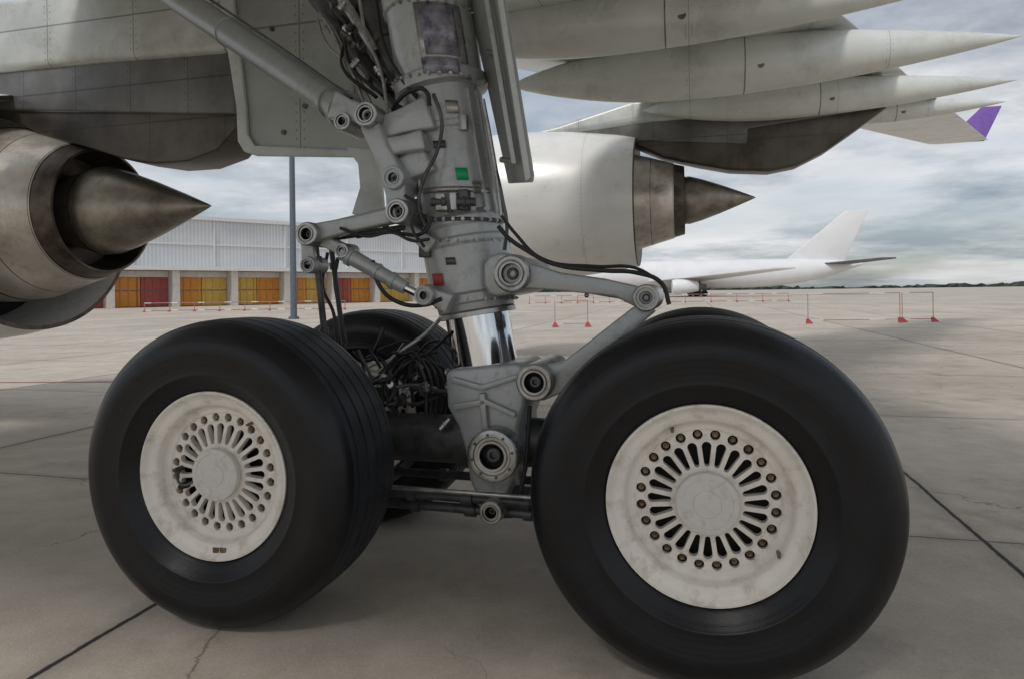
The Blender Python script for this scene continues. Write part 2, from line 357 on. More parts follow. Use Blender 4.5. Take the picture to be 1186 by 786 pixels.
lug('bogie_pivot',567,528,3.08,31,15,.6,M['gear2'],G)
kk=px(567,3.06)
for i in range(8):
    t=i*math.pi/4+.2; p=SA(567,528,3.075)+(D*math.cos(t)+U*math.sin(t))*25*kk
    lathe('pivot_bolt',[(0,.0),(0,.007),(.02,.007)],p,A,M['geard'],G,6); 
lug('brake_rod_lug',565,593,3.12,14,7,.45,M['gear2'],G)
cA=(A1+A2)/2
tube('bogie_beam',W(cA,D1,HZ),W(cA,D2,HZ),.125,.125,M['geard'],G,48,((.12,1.25,.28),(.47,1.18,.3),(.88,1.25,.28)))
for d in (D1,D2): tube('axle',W(A1,d,HZ),W(A2,d,HZ),.085,.085,M['geard'],G,40,((.28,1.4,.06),(.5,1.6,.3),(.72,1.4,.06)))
for aa,zz in ((3.2,.44),(3.25,.37),(3.65,.42)):
    tube('brake_rod',W(aa,D1+.05,zz),W(aa,D2-.05,zz-.02),.024,.024,M['geard'],G,20,((.3,1.4,.05),(.45,1.5,.06),(.6,1.4,.05)))
tube('brake_rod_thin',W(3.12,D1+.1,.49),W(3.12,D2-.1,.47),.011,.011,M['gear2'],G,12)
plate('beam_bracket',P([(556,560),(610,565),(608,585),(590,600),(556,600)],3.35),A*.05,M['geard'],G,.006)
def bar(name,u1,v1,w1,u2,v2,w2,a,th,mat,bev=.008):
    p=Vector((u1,v1));q=Vector((u2,v2)); n=(q-p).normalized(); n=Vector((-n.y,n.x))
    pts=[p+n*w1,(p+q)/2+n*(w1+w2)*.42,q+n*w2,q-n*w2,(p+q)/2-n*(w1+w2)*.42,p-n*w1]
    return plate(name,[SA(x.x,x.y,a) for x in pts],A*th,mat,G,bev)
M['brace']=surf('brace_paint',(.36,.38,.38),(.28,.295,.295),rough=.34,metal=.3,scale=5,dirt=(.11,.095,.08),dirt_amt=.45,dscale=5)
tube('side_brace',SA(214,-4,4.3),SA(414,134,3.25),.098,.078,M['brace'],G,40,((.35,1.08,.03),(.9,1.15,.05),(.95,1.25,.05)))
tube('side_brace_upper',SA(60,-110,5.1),SA(214,-4,4.3),.1,.096,M['brace'],G,40)
tube('side_brace_pin',SA(425,130,3.1),SA(425,130,3.5),.052,.052,M['gear2'],G)
hsmooth('brace_pipe',[(225,-20,4.3),(300,32,3.75),(370,82,3.35),(410,112,3.15)],3.4,1.6,M['geard'],G)
lug('brace_lug',425,130,3.06,15,8,.12,M['gear2'],G)
lug('brace_lug_2',398,138,3.12,11,5,.2,M['gear2'],G)
bar('brace_end_fork',385,118,17,428,132,12,3.14,.16,M['gear'],.014)
tube('drag_brace',SA(355,-30,4.2),SA(470,125,3.55),.07,.06,M['geard'],G,32,((.5,1.2,.05),(.8,1.3,.05)))
tube('retract_actuator',SA(405,-40,3.9),SA(478,96,3.45),.085,.085,M['geard'],G,32,((.4,1.12,.04),(.7,1.12,.04)))
tube('retract_rod',SA(378,-40,3.7),SA(440,60,3.5),.03,.03,M['gear2'],G,20)
plate('bulkhead_bracket',P([(372,-20),(392,-20),(470,95),(462,118),(440,100)],3.7),A*.06,M['geard'],G,.01)
bar('brace_clevis',430,150,14,500,128,20,3.15,.3,M['gear'],.015)
bar('crank_upper',428,140,11,456,205,14,3.1,.12,M['gear'],.015)
bar('crank_mid',440,170,12,492,160,12,3.12,.12,M['gear'],.015)
bar('crank_cross',452,202,16,497,180,18,3.16,.25,M['gear'],.015)
bar('crank_lower',456,205,14,461,243,13,3.1,.14,M['gear'],.015)
lug('crank_pin',456,204,3.07,14,6,.3,M['gear'],G)
lug('crank_pin_2',460,243,3.05,15,8,.3,M['gear2'],G)
bar('lock_link',357,268,11,460,246,9,3.08,.08,M['gear'],.012)
bar('lock_link_rear',380,262,8,500,232,8,3.3,.06,M['gear'],.01)
tube('lock_spring',SA(365,276,3.2),SA(470,262,3.2),.016,.016,M['geard'],G,16,((.2,1.4,.03),(.5,1.4,.03),(.8,1.4,.03)))
lug('link_end',355,268,3.04,14,7,.2,M['gear2'],G)
lug('link_end_2',356,304,3.08,10,5,.14,M['gear'],G)
bar('hanger',355,268,8,357,304,8,3.1,.06,M['gear'],.008)
tube('hanger_rod',SA(366,282,3.14),SA(376,392,3.2),.017,.017,M['geard'],G,16,((.15,1.6,.04),(.9,1.5,.04)))
tube('hanger_rod_2',SA(384,282,3.3),SA(398,398,3.4),.014,.014,M['geard'],G,16,((.2,1.6,.04),))
tube('trim_actuator',SA(398,290,3.12),SA(470,332,3.14),.042,.034,M['gear'],G,28,((.12,1.2,.03),(.55,1.15,.02),(.8,1.2,.03)))
tube('trim_rod',SA(470,332,3.14),SA(492,343,3.15),.02,.02,M['chrome'],G,20)
lug('trim_lug',490,341,3.08,12,5,.2,M['gear'],G)
lug('trim_lug_2',396,288,3.07,9,4,.12,M['gear2'],G)
bar('trim_bracket',486,336,10,520,352,12,3.12,.15,M['gear'],.01)
bar('trim_head',360,268,9,400,290,7,3.12,.08,M['gear'],.01)
bar('actuator_arm',470,262,8,500,285,10,3.18,.1,M['gear'],.01)
H=M['hose']
hsmooth('hydraulic_hose',[(505,108),(514,140),(508,175),(493,205),(486,240),(494,262)],3.12,2.2,M['geard'],G)
hsmooth('hydraulic_hose',[(455,140,3.3),(462,118,3.2),(480,104,3.15),(497,106,3.1),(500,122,3.12)],3.2,2.5,H,G)
hsmooth('hydraulic_hose',[(578,262),(590,276),(610,290),(640,306),(700,315),(738,318),(766,330),(775,355)],3.1,2.6,H,G)
hsmooth('hydraulic_hose',[(582,250),(597,270),(628,300),(690,310),(735,312),(760,325)],3.15,2.0,H,G)
hsmooth('hydraulic_hose',[(432,300),(440,330),(460,348),(492,352),(512,345)],3.12,2.5,H,G)
hsmooth('hydraulic_hose',[(392,296),(388,320),(392,350),(400,395)],3.2,2.2,H,G)
hsmooth('hydraulic_hose',[(380,290),(374,330),(386,360),(390,400)],3.25,2.0,H,G)
hsmooth('hydraulic_hose',[(450,262),(470,270),(492,268),(502,250)],3.1,2.2,H,G)
hsmooth('hydraulic_hose',[(395,262),(425,272),(455,268),(480,278),(498,276)],3.07,1.8,H,G)
hsmooth('hydraulic_hose',[(470,225),(482,235),(478,262),(492,285)],3.07,1.8,H,G)
hsmooth('hydraulic_hose',[(612,470),(610,500),(606,540),(600,570)],3.15,2.5,H,G)
hsmooth('hydraulic_hose',[(575,190),(583,230),(588,262),(585,290)],3.2,2.2,M['geard'],G)
hsmooth('pipe',[(562,115),(570,160),(577,205),(582,250)],3.2,2.4,M['gear2'],G)
hsmooth('pipe',[(492,118),(498,170),(505,230),(508,258)],3.22,1.8,M['gear2'],G)
hsmooth('pipe',[(440,0,3.4),(448,50,3.3),(470,92,3.2),(486,112,3.2)],3.3,2.5,H,G)
hsmooth('pipe',[(420,-5,3.5),(428,40,3.4),(444,80,3.3),(452,130,3.2)],3.3,2.0,M['gear2'],G)
random.seed(21)
for i in range(9):
    u0=random.uniform(370,425); v0=random.uniform(-10,30)
    hsmooth('hydraulic_hose',[(u0,v0,3.8),(u0+random.uniform(10,25),v0+30,3.6),(u0+random.uniform(20,45),v0+65,3.5),(u0+random.uniform(40,60),v0+100,3.45)],3.6,random.uniform(1.5,3),random.choice([H,M['geard'],M['gear2']]),G)
for i in range(12):
    u=random.uniform(385,455); v=u*1.1-410+random.uniform(-20,20); p=SA(u,v,random.uniform(3.4,3.6))
    tube('fitting',p,p+Vector((random.uniform(-.06,.06),random.uniform(-.03,.03),random.uniform(-.06,.06))),.02,.016,random.choice([M['gear2'],M['geard']]),G,8,((.5,1.4,.015),))
random.seed(9)
for i in range(26):
    u0=random.uniform(405,475); v0=random.uniform(400,480); a0=random.uniform(3.25,3.75)
    pts=[(u0,v0,a0)]
    for k in range(3): pts.append((pts[-1][0]+random.uniform(5,32),pts[-1][1]+random.uniform(-26,34),a0+random.uniform(-.1,.1)))
    hsmooth('brake_hose',pts,3.4,random.uniform(1.3,2.8),random.choice([H,H,M['geard'],M['gear2']]),G)
for i in range(30):
    u=random.uniform(440,522); v=random.uniform(425,485); a0=random.uniform(3.25,3.7)
    p=SA(u,v,a0); q=p+Vector((random.uniform(-.05,.05),random.uniform(-.05,.05),random.uniform(-.05,.05)))
    tube('brake_fitting',p,q,.016,.012,random.choice([M['gear2'],M['geard'],M['gear2']]),G,8,((.5,1.5,.012),))
for i in range(5):
    hsmooth('brake_loop',[(440+i*9,470),(448+i*9,425-i*3),(468+i*9,408+i*3),(488+i*7,430),(492+i*5,480)],3.3+.07*i,2.0,H,G)
# ---------------------------------------------------------------- gear doors
GD=empty('landing_gear_door')
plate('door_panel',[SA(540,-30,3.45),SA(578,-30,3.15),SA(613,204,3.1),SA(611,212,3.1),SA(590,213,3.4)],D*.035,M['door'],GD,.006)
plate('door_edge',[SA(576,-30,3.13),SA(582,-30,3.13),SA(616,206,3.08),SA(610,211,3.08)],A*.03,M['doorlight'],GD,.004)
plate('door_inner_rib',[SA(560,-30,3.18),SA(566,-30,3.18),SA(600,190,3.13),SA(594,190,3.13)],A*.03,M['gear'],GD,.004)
for v in (60,185): tube('door_rod',SA(560+(v*.12),v,3.3),SA(575+v*.15,v+4,3.25),.014,.014,M['gear2'],GD,12)
GD2=empty('landing_gear_door.001')
def rp(uv,a): return [SA(u,v,a) for u,v in uv]
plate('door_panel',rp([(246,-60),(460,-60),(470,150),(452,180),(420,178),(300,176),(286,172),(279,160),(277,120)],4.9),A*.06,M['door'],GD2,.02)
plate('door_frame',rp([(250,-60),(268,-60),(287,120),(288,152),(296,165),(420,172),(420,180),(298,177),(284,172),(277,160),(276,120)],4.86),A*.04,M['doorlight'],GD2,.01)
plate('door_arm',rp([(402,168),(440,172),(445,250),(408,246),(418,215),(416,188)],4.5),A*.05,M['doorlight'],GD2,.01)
for (u,v) in ((318,30),(355,120),(330,150)):
    lathe('door_fastener',[(0,0),(0,.02),(.03,.02)],SA(u,v,4.885),A,M['geard'],GD2,12)

# ---------------------------------------------------------------- engines
def engine(idx,org,tail,nr=1.3):
    e=empty('jet_engine' if idx==0 else 'jet_engine.%03d'%idx)
    org=Vector(org)
    lathe('exhaust_plug',[(-.3,.40),(.0,.47),(.12,.475),(.35,.41),(.7,.285),(1.05,.145),(1.34,.022),(1.38,0)],org,D,M['plug'],e,96,ang=1)
    lathe('core_nozzle',[(-.62,.845),(-.6,.84),(-.3,.765),(0,.685),(.02,.675),(.02,.65),(-.1,.635),(-.4,.60),(-.4,.3)],org,D,M['hot'],e,96)
    lathe('core_cowl',[(-1.8,.98),(-1.2,.985),(-.9,.955),(-.62,.88),(-.46,.83),(-.2,.755),(-.18,.74)],org,D,M['core'],e,96,ang=.8)
    for s,r in ((-.62,.876),(-.2,.748),(-1.0,.968)):
        lathe('cowl_band',[(s-.012,r-.01),(s-.01,r+.006),(s+.01,r+.002),(s+.012,r-.02)],org,D,M['hot'],e,96)
    lathe('fan_cowl',[(-.9,nr-.04),(-.9,nr),(-1.3,nr+.08),(-2.2,nr+.2),(-3.4,nr+.27),(-4.2,nr+.22),(-4.6,nr+.1),(-4.7,nr-.02),(-4.6,nr-.12),(-4.2,nr-.16),(-2,nr-.1),(-.9,nr-.04)],org,D,M['nacelle'],e,128,ang=.8)
    lathe('duct_inner',[(-1.9,.9),(-1.9,nr-.06)],org,D,M['hole'],e,64)
    lathe('nozzle_lip',[(-.93,nr+.004),(-.895,nr+.003),(-.893,nr-.045)],org,D,M['hot'],e,96)
    lathe('plug_ring',[(.0,.48),(.03,.478),(.03,.45)],org,D,M['hot'],e,64)
    def sec(nm,pts,hw,mat,bev=.06):
        plate(nm,[org+D*s+U*z-A*hw for s,z in pts],A*hw*2,mat,e,bev)
    if tail==0:
        sec('pylon_heat_shield',[(-2.6,1.35),(-1.6,1.2),(-.9,.98),(-.5,.8),(0,.66),(.5,.5),(.9,.43),(1.3,.43),(1.65,.52),(1.87,.72),(1.9,.9),(-.4,1.1)],.26,M['pyd'])
        sec('pylon_side_panel',[(-2.6,1.3),(-.4,1.05),(1.9,.85),(1.86,1.5),(-2.6,1.62)],.30,M['pym'],.03)
        sec('pylon_upper_fairing',[(-3.6,1.32),(-2.6,1.55),(.3,1.5),(1.86,1.45),(1.95,2.3),(-2.6,2.3),(-3.2,1.7)],.36,M['pyl'],.08)
    else:
        sec('pylon_heat_shield',[(-2.4,1.4),(-1.2,1.22),(-.9,1.1),(-.4,.86),(.3,.66),(.9,.52),(1.6,.46),(2.1,.54),(2.6,.78),(3.1,1.12),(3.7,1.55),(-.6,1.5)],.26,M['pyd'])
        sec('pylon_side_panel',[(-2.4,1.4),(-.9,1.2),(1.2,1.0),(1.22,1.3),(3.3,1.5),(3.2,1.9),(-1.2,1.7)],.29,M['pym'],.03)
        sec('pylon_upper_fairing',[(-3.8,1.36),(-2.4,1.42),(-.6,1.55),(3.5,1.55),(3.6,2.2),(-1.0,2.0),(-2.5,1.62)],.33,M['pyl'],.08)
    return e
e0=engine(0,W(6.23,-6.25,2.37),0)
e1=engine(1,W(14.33,-.14,3.22),1)

# ---------------------------------------------------------------- wing
WG=empty('aircraft_wing')
def wz(a): return 3.92+.095*a
st=[(-.9,-10,3.0,.95),(1.6,-9,2.6,.9),(5.2,-6.6,1.6,.8),(7.9,-4.6,1.0,.7),(10.4,-3.1,2.2,.6),(14.3,-.7,3.9,.45),(21,4.1,7.0,.35),(28.2,8.3,10.3,.22)]  # innermost station added out of view, extending the wing to shade the gear area
bm=bmesh.new(); rows=[]
for a,l,t,th in st:
    c=t-l; row=[]
    for f,z in [(0,.42),(.01,.22),(.05,.08),(.15,0),(.35,-.02),(.6,.02),(.85,.14),(1,.22),(1,.25),(.85,.5),(.6,.85),(.35,1.0),(.15,.92),(.05,.72),(.01,.56)]:
        row.append(bm.verts.new(W(a,l+c*f,wz(a)+z*th)))
    rows.append(row)
for r1,r2 in zip(rows,rows[1:]):
    for i in range(len(r1)): bm.faces.new((r1[i],r1[(i+1)%len(r1)],r2[(i+1)%len(r1)],r2[i]))
bm.faces.new(rows[0]); bm.faces.new(rows[-1][::-1])
mk('wing_box',bm,M['wing'],WG,ang=.8)
def canoe(tipa,tipd,z,L,R,hw,rise=.0):
    bm=bmesh.new(); n=28; seg=28; rows=[]
    for i in range(n+1):
        t=i/n
        f=(math.sin(min(1,t/.62)*math.pi/2))**.85 if t<.62 else math.cos((t-.62)/.38*math.pi/2)**.75
        f=max(f,.012)
        cz=z+rise*(1-t)**2
        rows.append([bm.verts.new(W(tipa+hw*f*math.cos(2*math.pi*k/seg),tipd-L*t,cz+R*f*math.sin(2*math.pi*k/seg))) for k in range(seg)])
    for a,b in zip(rows,rows[1:]):
        for k in range(seg): bm.faces.new((a[k],a[(k+1)%seg],b[(k+1)%seg],b[k]))
    bm.faces.new(rows[0]); bm.faces.new(rows[-1])
    mk('flap_track_fairing',bm,M['fairing'],WG,ang=1)
    for tt in (.5,):
        f=(math.sin(min(1,tt/.62)*math.pi/2))**.85
        bb=bmesh.new(); rr=[]
        for dd,kx in ((-.008,1.0),(-.006,1.008),(.006,1.008),(.008,1.0)):
            rr.append([bb.verts.new(W(tipa+(hw*f*kx)*math.cos(2*math.pi*k/seg),tipd-L*tt+dd,z+rise*(1-tt)**2+R*f*kx*math.sin(2*math.pi*k/seg))) for k in range(seg)])
        for a,b in zip(rr,rr[1:]):
            for k in range(seg): bb.faces.new((a[k],a[(k+1)%seg],b[(k+1)%seg],b[k]))
        mk('fairing_joint',bb,M['pym'],WG)
        lathe('inspection_port',[(0,0),(0,.045),(.02,.045)],W(tipa-hw*f*.93,tipd-L*(tt-.03),z+rise*.25-R*f*.3),A,M['pym'],WG,16)
canoe(7.9,2.75,4.47,6.0,.36,.3,.03)
canoe(10.4,4.2,4.63,6.9,.44,.36,.05)
canoe(13.8,5.5,4.95,6.4,.36,.3,.04)
canoe(17.6,6.8,5.47,4.5,.26,.25,.04)
plate('winglet',[W(28.2,8.9,wz(28.2)+.02),W(28.2,10.2,wz(28.2)+.02),W(28.7,10.95,wz(28.2)+1.35),W(28.7,10.3,wz(28.2)+1.35)],A*.07,M['purple'],WG,.02)

# ---------------------------------------------------------------- ground
bm=bmesh.new()
bmesh.ops.create_grid(bm,x_segments=8,y_segments=8,size=3000)
g=mk('ground',bm,M['pillar'],None,smooth=False); g.data.materials.clear()
m,nt,b=new_mat('concrete_apron'); L=nt.links
geo=N(nt,'ShaderNodeNewGeometry'); pos=geo.outputs['Position']
def mth(op,a,b_=None,c=None):
    n=N(nt,'ShaderNodeMath',operation=op)
    for i,x in enumerate((a,b_,c)):
        if x is None: continue
        if isinstance(x,(int,float)): n.inputs[i].default_value=x
        else: L.new(x,n.inputs[i])
    return n.outputs[0]
def noise(scale,detail=6,rough=.6,vec=None):
    n=N(nt,'ShaderNodeTexNoise'); n.inputs['Scale'].default_value=scale; n.inputs['Detail'].default_value=detail; n.inputs['Roughness'].default_value=rough
    L.new(vec or pos,n.inputs['Vector']); return n.outputs['Fac']
def dot(v):
    n=N(nt,'ShaderNodeVectorMath',operation='DOT_PRODUCT'); n.inputs[1].default_value=v; L.new(pos,n.inputs[0]); return n.outputs['Value']
wob=mth('MULTIPLY',mth('SUBTRACT',noise(2.2,5,.7),.5),.05)
dc=mth('ADD',dot(D),wob); ac=mth('ADD',dot(A),wob)
jb=mth('PINGPONG',mth('SUBTRACT',dc,1.57),2.0)
ja=mth('PINGPONG',mth('SUBTRACT',ac,4.42),2.05)
def mask(x,w0,w1):
    n=N(nt,'ShaderNodeMapRange'); n.inputs[1].default_value=w0; n.inputs[2].default_value=w1; n.inputs[3].default_value=1; n.inputs[4].default_value=0; L.new(x,n.inputs[0]); return n.outputs[0]
mj=mth('MAXIMUM',mask(jb,.009,.018),mth('MULTIPLY',mask(ja,.004,.01),.85))
soft=mth('MAXIMUM',mask(jb,.0,.12),mask(ja,.0,.09))
cb=N(nt,'ShaderNodeCombineXYZ'); L.new(mth('FLOOR',mth('DIVIDE',mth('SUBTRACT',dc,1.57),4.0)),cb.inputs[0]); L.new(mth('FLOOR',mth('DIVIDE',mth('SUBTRACT',ac,4.42),4.1)),cb.inputs[1])
wn=N(nt,'ShaderNodeTexWhiteNoise'); L.new(cb.outputs[0],wn.inputs[0])
base=mth('ADD',mth('MULTIPLY',noise(.35,4,.6),.42),mth('MULTIPLY',noise(3.,6,.7),.42))
base=mth('ADD',base,mth('MULTIPLY',wn.outputs['Value'],.12))
base=mth('ADD',base,mth('MULTIPLY',noise(60,3,.7),.28))
cr=N(nt,'ShaderNodeValToRGB'); e_=cr.color_ramp.elements; e_[0].position=.38; e_[0].color=(.31,.272,.225,1); e_[1].position=.80; e_[1].color=(.65,.58,.49,1)
L.new(base,cr.inputs[0])
mx1=N(nt,'ShaderNodeMixRGB'); mx1.inputs[2].default_value=(.2,.175,.145,1); L.new(mth('MULTIPLY',soft,.35),mx1.inputs[0]); L.new(cr.outputs[0],mx1.inputs[1])
st_=N(nt,'ShaderNodeMapRange'); st_.inputs[1].default_value=.55; st_.inputs[2].default_value=.73; st_.inputs[4].default_value=.5; L.new(noise(1.1,6,.7),st_.inputs[0])
mx2=N(nt,'ShaderNodeMixRGB'); mx2.inputs[2].default_value=(.15,.128,.105,1); L.new(st_.outputs[0],mx2.inputs[0]); L.new(mx1.outputs[0],mx2.inputs[1])
vm=N(nt,'ShaderNodeVectorMath',operation='ADD'); nn=N(nt,'ShaderNodeTexNoise'); nn.inputs['Scale'].default_value=3; nn.inputs['Detail'].default_value=5; L.new(pos,nn.inputs['Vector'])
sv_=N(nt,'ShaderNodeVectorMath',operation='SCALE'); sv_.inputs['Scale'].default_value=.5; L.new(nn.outputs['Color'],sv_.inputs[0]); L.new(pos,vm.inputs[0]); L.new(sv_.outputs[0],vm.inputs[1])
vo=N(nt,'ShaderNodeTexVoronoi',feature='DISTANCE_TO_EDGE'); vo.inputs['Scale'].default_value=.3; L.new(vm.outputs[0],vo.inputs['Vector'])
crk=mth('MULTIPLY',mask(vo.outputs['Distance'],.0006,.002),mask(noise(.5,2),.53,.47))
# one long hairline crack running out from under the left wheel
cx_=mth('ADD',dot(W(.30,.95,0).normalized()),mth('MULTIPLY',mth('SUBTRACT',noise(5.,5,.7),.5),.16))
ck=mask(mth('ABSOLUTE',mth('ADD',cx_,1.11)),.003,.008)
ck=mth('MULTIPLY',ck,mask(dot(A),2.75,2.9)); ck=mth('MULTIPLY',ck,.5)
mx3=N(nt,'ShaderNodeMixRGB'); mx3.inputs[2].default_value=(.022,.02,.018,1); L.new(mth('MAXIMUM',mth('MAXIMUM',mj,ck),mth('MULTIPLY',crk,.6)),mx3.inputs[0]); L.new(mx2.outputs[0],mx3.inputs[1])
L.new(mx3.outputs[0],b.inputs['Base Color'])
b.inputs['Roughness'].default_value=.8
bp=N(nt,'ShaderNodeBump'); bp.inputs['Strength'].default_value=.3; bp.inputs['Distance'].default_value=.01
L.new(mth('SUBTRACT',noise(90,3,.7),mth('MULTIPLY',mj,2)),bp.inputs['Height']); L.new(bp.outputs[0],b.inputs['Normal'])
g.data.materials.append(m)
def strip(name,p,q,w,mat,z=.004):
    p=Vector(p);q=Vector(q); n=(q-p).normalized().cross(U)*w/2
    bm=bmesh.new(); bm.faces.new([bm.verts.new(x+U*z) for x in (p-n,q-n,q+n,p+n)]); mk(name,bm,mat,None,smooth=False)
M['redline']=surf('faded_red_line',(.34,.14,.11),(.3,.2,.16),rough=.8,scale=3)
strip('painted_line',(-14,12.0,0),(-5.4,11.6,0),.12,M['redline'])
strip('painted_line.001',(8,24,0),(60,26,0),.2,surf('faded_yellow_line',(.5,.45,.32),(.42,.38,.31),rough=.8,scale=2))

# ---------------------------------------------------------------- hangar
HG=empty('aircraft_hangar')
h0=Vector((-78,60,0)); h1=Vector((-11,122,0)); hd=(h1-h0).normalized(); hn=Vector((-hd.y,hd.x,0)); HL=(h1-h0).length
def hb(nm,s0,s1,n0,n1,z0,z1,mat,bev=0.0):
    return plate(nm,[h0+hd*s0+hn*n0+U*z0,h0+hd*s1+hn*n0+U*z0,h0+hd*s1+hn*n1+U*z0,h0+hd*s0+hn*n1+U*z0],U*(z1-z0),mat,HG,bev)
hb('upper_wall',0,HL,0,40,5.0,11.6,M['hang'])
hb('roof_edge',-.5,HL+.5,-.5,40.5,11.6,12.1,M['white'])
hb('canopy',-.3,HL+.3,-1.6,-.02,4.75,5.3,M['white'])
hb('back_wall',0,HL,3,40,0,4.98,M['pillar'])
n=12; bw=HL/n
cols=[('orange','gold'),('gold','orange'),('maroon','orange'),('orange','orange'),('maroon','maroon'),('orange','maroon'),('orange','gold'),('gold','orange'),('orange','gold'),('maroon','orange'),('gold','gold'),('orange','gold')]
for i in range(n):
    hb('pillar_%d'%i,i*bw-.45,i*bw+.45,-.9,1.4,0,4.72,M['pillar'])
    mid=(i+.5)*bw
    hb('bay_door_%d_a'%i,i*bw+.5,mid-.05,.9,1.2,.1,4.2,M[cols[i][0]])
    hb('bay_door_%d_b'%i,mid+.05,(i+1)*bw-.5,.9,1.2,.1,4.2,M[cols[i][1]])
    for k in range(7): 
        s0=i*bw+.5+k*(bw-1)/7
        hb('door_rail_%d_%d'%(i,k),s0,s0+.12,.8,.88,.1,4.2,M[cols[i][0 if k<3 else 1]])
    hb('door_shadow_gap_%d'%i,i*bw+.5,(i+1)*bw-.5,.82,.86,2.1,2.22,M['far_dark'])  # solid dark bar stands in for the shadow of a gap
    hb('door_head_%d'%i,i*bw+.5,(i+1)*bw-.5,.6,.78,3.9,4.7,M['pillar'])
for k in range(9): hb('wall_fin_%d'%k,k*HL/9,k*HL/9+.2,-.2,-.02,5.4,11.55,M['white'])
hb('wall_band',0,HL,-.12,-.02,8.2,8.45,M['white'])
LP=empty('light_pole')
pb=Vector((-12.65,40,0))
lathe('mast',[(0,0),(0,.3),(.15,.3),(.16,.19),(16,.13),(16,0)],pb,U,M['pole'],LP,20)
box('lamp_crossarm',pb+U*15.8,Vector((1.4,0,0)),Vector((0,.06,0)),U*.06,M['pole'],LP,0)
for x in (-1.2,-.4,.4,1.2): box('floodlight',pb+Vector((x,-.15,15.55)),Vector((.25,0,0)),Vector((0,.1,.06)),Vector((0,-.05,.2)),M['pole'],LP,0)

# ---------------------------------------------------------------- distant airliner
AP=empty('parked_airliner')
T=Vector((69,136,0)); X1=Vector((-1,.12,0)).normalized(); Y1=Vector((-X1.y,X1.x,0))
bm=bmesh.new(); rows=[]
for s,r,z in [(0,.3,6.1),(2,.75,5.9),(6,1.6,5.4),(11,2.3,4.9),(17,2.75,4.6),(22,2.85,4.5),(48,2.85,4.5),(53,2.7,4.4),(57,2.2,4.1),(59.5,1.3,3.8),(60.6,.2,3.6)]:
    rows.append([bm.verts.new(T+X1*s+Y1*r*math.cos(k*math.pi/12)+U*(z+r*math.sin(k*math.pi/12))) for k in range(24)])
for a,b2 in zip(rows,rows[1:]):
    for k in range(24): bm.faces.new((a[k],a[(k+1)%24],b2[(k+1)%24],b2[k]))
bm.faces.new(rows[0]); bm.faces.new(rows[-1])
mk('fuselage',bm,M['far_white'],AP)
def tp(s,y,z): return T+X1*s+Y1*y+U*z
plate('fin',[tp(14.5,-.2,7),(tp(3.5,-.2,6.2)),tp(-1.2,-.2,16.6),tp(3.0,-.2,16.6)],Y1*.4,M['far_white'],AP,.1)
for sg in (1,-1):
    plate('stabiliser',[tp(8,sg*1,6),tp(2.5,sg*1,6),tp(-2.5,sg*9.5,6.6),tp(0,sg*9.5,6.6)],U*.3,M['far_dark'],AP,.05)
    plate('wing',[tp(42,sg*2,3.0),tp(31,sg*2,3.0),tp(20,sg*27,4.6),tp(23,sg*27,4.6)],U*.4,M['far_white'],AP,.1)
    lathe('engine',[(0,0),(0,.9),(2,1.3),(4,1.4),(4.8,1.25),(4.8,0)],tp(33,sg*10,2.0),X1,M['far_white'],AP,24)
    lathe('engine_core',[(-1.6,0),(-1.5,.3),(0,.7)],tp(33,sg*10,2.0),X1,M['far_dark'],AP,16)
    for k in (0,1.6): lathe('main_wheel',[(0,0),(0,.65),(.5,.65),(.5,0)],tp(31+k,sg*4,.65),Y1,M['tyre'],AP,16)
    tube('main_leg',tp(31.8,sg*4,.7),tp(31.8,sg*3.5,3.2),.25,.25,M['far_dark'],AP,8)
tube('nose_leg',tp(54,0,.5),tp(54,0,2.4),.15,.15,M['far_dark'],AP,8)
lathe('nose_wheel',[(0,0),(0,.5),(.8,.5),(.8,0)],tp(54,-.4,.5),Y1,M['tyre'],AP,16)

# ---------------------------------------------------------------- barriers
bi=[0]
def barrier(x0,x1,y,h=1.2,posts=3,r=.014,feet=True,m1='pink'):
    e=empty('safety_barrier' if bi[0]==0 else 'safety_barrier.%03d'%bi[0]); bi[0]+=1
    for z in (h,.14):
        n=max(4,int((x1-x0)/.6))
        for i in range(n):
            a=x0+(x1-x0)*i/n; c=x0+(x1-x0)*(i+1)/n
            tube('rail',(a,y,z),(c,y,z),r,r,M[m1] if i%4 else M['white'],e,8)
    for i in range(posts):
        x=x0+(x1-x0)*i/(posts-1)
        tube('post',(x,y,0),(x,y,h),r,r,M[m1],e,8)
        if feet: plate('foot',[Vector((x-.14,y-.2,.02)),Vector((x+.14,y-.2,.02)),Vector((x+.03,y,.2)),Vector((x-.03,y,.2))],Vector((0,.1,0)),M['red'],e,0)
barrier(11.9,15.6,27.8,1.2,2)
barrier(15.75,17.0,27.9,1.2,2)
barrier(1.7,3.0,27.5,1.05,2)
barrier(16,30,75,.9,6,.03)
barrier(-33,-15,62,.8,9,.035)
barrier(2,15,80,.9,8,.03)
tl=bmesh.new(); random.seed(3)
pts=[]; x=-1500; y=900
while x<1700:
    pts.append((x,random.uniform(3.0,6.5)+2*math.sin(x*.01))); x+=random.uniform(2,9)
lo=[tl.verts.new((x,y,0)) for x,h in pts]; hi=[tl.verts.new((x,y+random.uniform(-6,6),h)) for x,h in pts]; bk=[tl.verts.new((x,y+25,0)) for x,h in pts]
for i in range(len(pts)-1):
    tl.faces.new((lo[i],lo[i+1],hi[i+1],hi[i])); tl.faces.new((hi[i],hi[i+1],bk[i+1],bk[i]))
mk('tree_line',tl,M['foliage'],None,smooth=False)

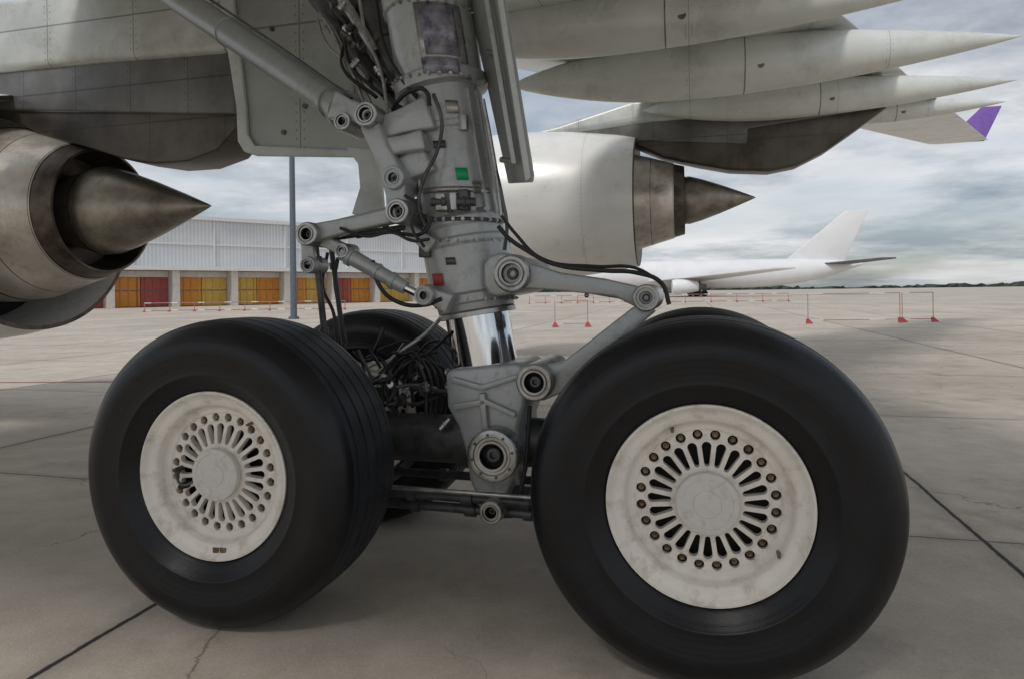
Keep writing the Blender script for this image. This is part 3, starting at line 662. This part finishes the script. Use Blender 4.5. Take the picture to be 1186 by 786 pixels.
# ---------------------------------------------------------------- light and sky
SE,SR=math.radians(48),math.radians(212)
w=bpy.data.worlds.new('World'); sc.world=w; w.use_nodes=True; nt=w.node_tree; L=nt.links
for n_ in list(nt.nodes): nt.nodes.remove(n_)
out=N(nt,'ShaderNodeOutputWorld'); b1=N(nt,'ShaderNodeBackground'); b2=N(nt,'ShaderNodeBackground'); ms=N(nt,'ShaderNodeMixShader')
sk=N(nt,'ShaderNodeTexSky',sky_type='NISHITA'); sk.sun_disc=False; sk.sun_elevation=SE; sk.sun_rotation=SR; sk.air_density=1.0; sk.dust_density=1.5
L.new(sk.outputs[0],b1.inputs[0]); b1.inputs[1].default_value=.085
tc=N(nt,'ShaderNodeTexCoord'); sp=N(nt,'ShaderNodeSeparateXYZ'); L.new(tc.outputs['Generated'],sp.inputs[0])
zc=mth('ADD',mth('MAXIMUM',sp.outputs[2],0.0),.12)
cx=N(nt,'ShaderNodeCombineXYZ'); L.new(mth('DIVIDE',sp.outputs[0],zc),cx.inputs[0]); L.new(mth('DIVIDE',sp.outputs[1],zc),cx.inputs[1])
def wnoise(s,d,r,off=0):
    n=N(nt,'ShaderNodeTexNoise'); n.inputs['Scale'].default_value=s; n.inputs['Detail'].default_value=d; n.inputs['Roughness'].default_value=r
    mp=N(nt,'ShaderNodeMapping'); mp.inputs['Location'].default_value=(off,off*.6,0); L.new(cx.outputs[0],mp.inputs[0]); L.new(mp.outputs[0],n.inputs['Vector']); return n.outputs['Fac']
c1=wnoise(.4,6,.55,3.1)
r1=N(nt,'ShaderNodeMapRange'); r1.inputs[1].default_value=.36; r1.inputs[2].default_value=.58; r1.inputs[3].default_value=.35; r1.inputs[4].default_value=1; L.new(c1,r1.inputs[0])
cr=N(nt,'ShaderNodeValToRGB'); e_=cr.color_ramp.elements; e_[0].position=.38; e_[0].color=(.34,.40,.48,1); e_[1].position=.57; e_[1].color=(.92,.93,.95,1)
L.new(wnoise(.6,8,.62,7.7),cr.inputs[0]); L.new(cr.outputs[0],b2.inputs[0]); b2.inputs[1].default_value=.88
L.new(r1.outputs[0],ms.inputs[0]); L.new(b1.outputs[0],ms.inputs[1]); L.new(b2.outputs[0],ms.inputs[2]); L.new(ms.outputs[0],out.inputs[0])
ld=bpy.data.lights.new('sun','SUN'); ld.energy=1.5; ld.angle=math.radians(11); ld.color=(1,.96,.9)
lo_=bpy.data.objects.new('sun',ld); sc.collection.objects.link(lo_)
sd=Vector((math.sin(SR)*math.cos(SE),math.cos(SR)*math.cos(SE),math.sin(SE)))
lo_.rotation_euler=(-sd).to_track_quat('-Z','Y').to_euler()

cam=bpy.data.cameras.new('camera'); co=bpy.data.objects.new('camera',cam); sc.collection.objects.link(co)
co.location=(0,0,CH)
co.rotation_euler=(Matrix.Rotation(math.radians(90),4,'X')@Matrix.Rotation(math.radians(-.7),4,'Z')).to_euler()
cam.lens=36*800/1186; cam.sensor_width=36; cam.shift_y=-55/1186; cam.clip_end=6000; cam.clip_start=.05
sc.camera=co
sc.view_settings.view_transform='Standard'; sc.view_settings.look='None'; sc.view_settings.exposure=0
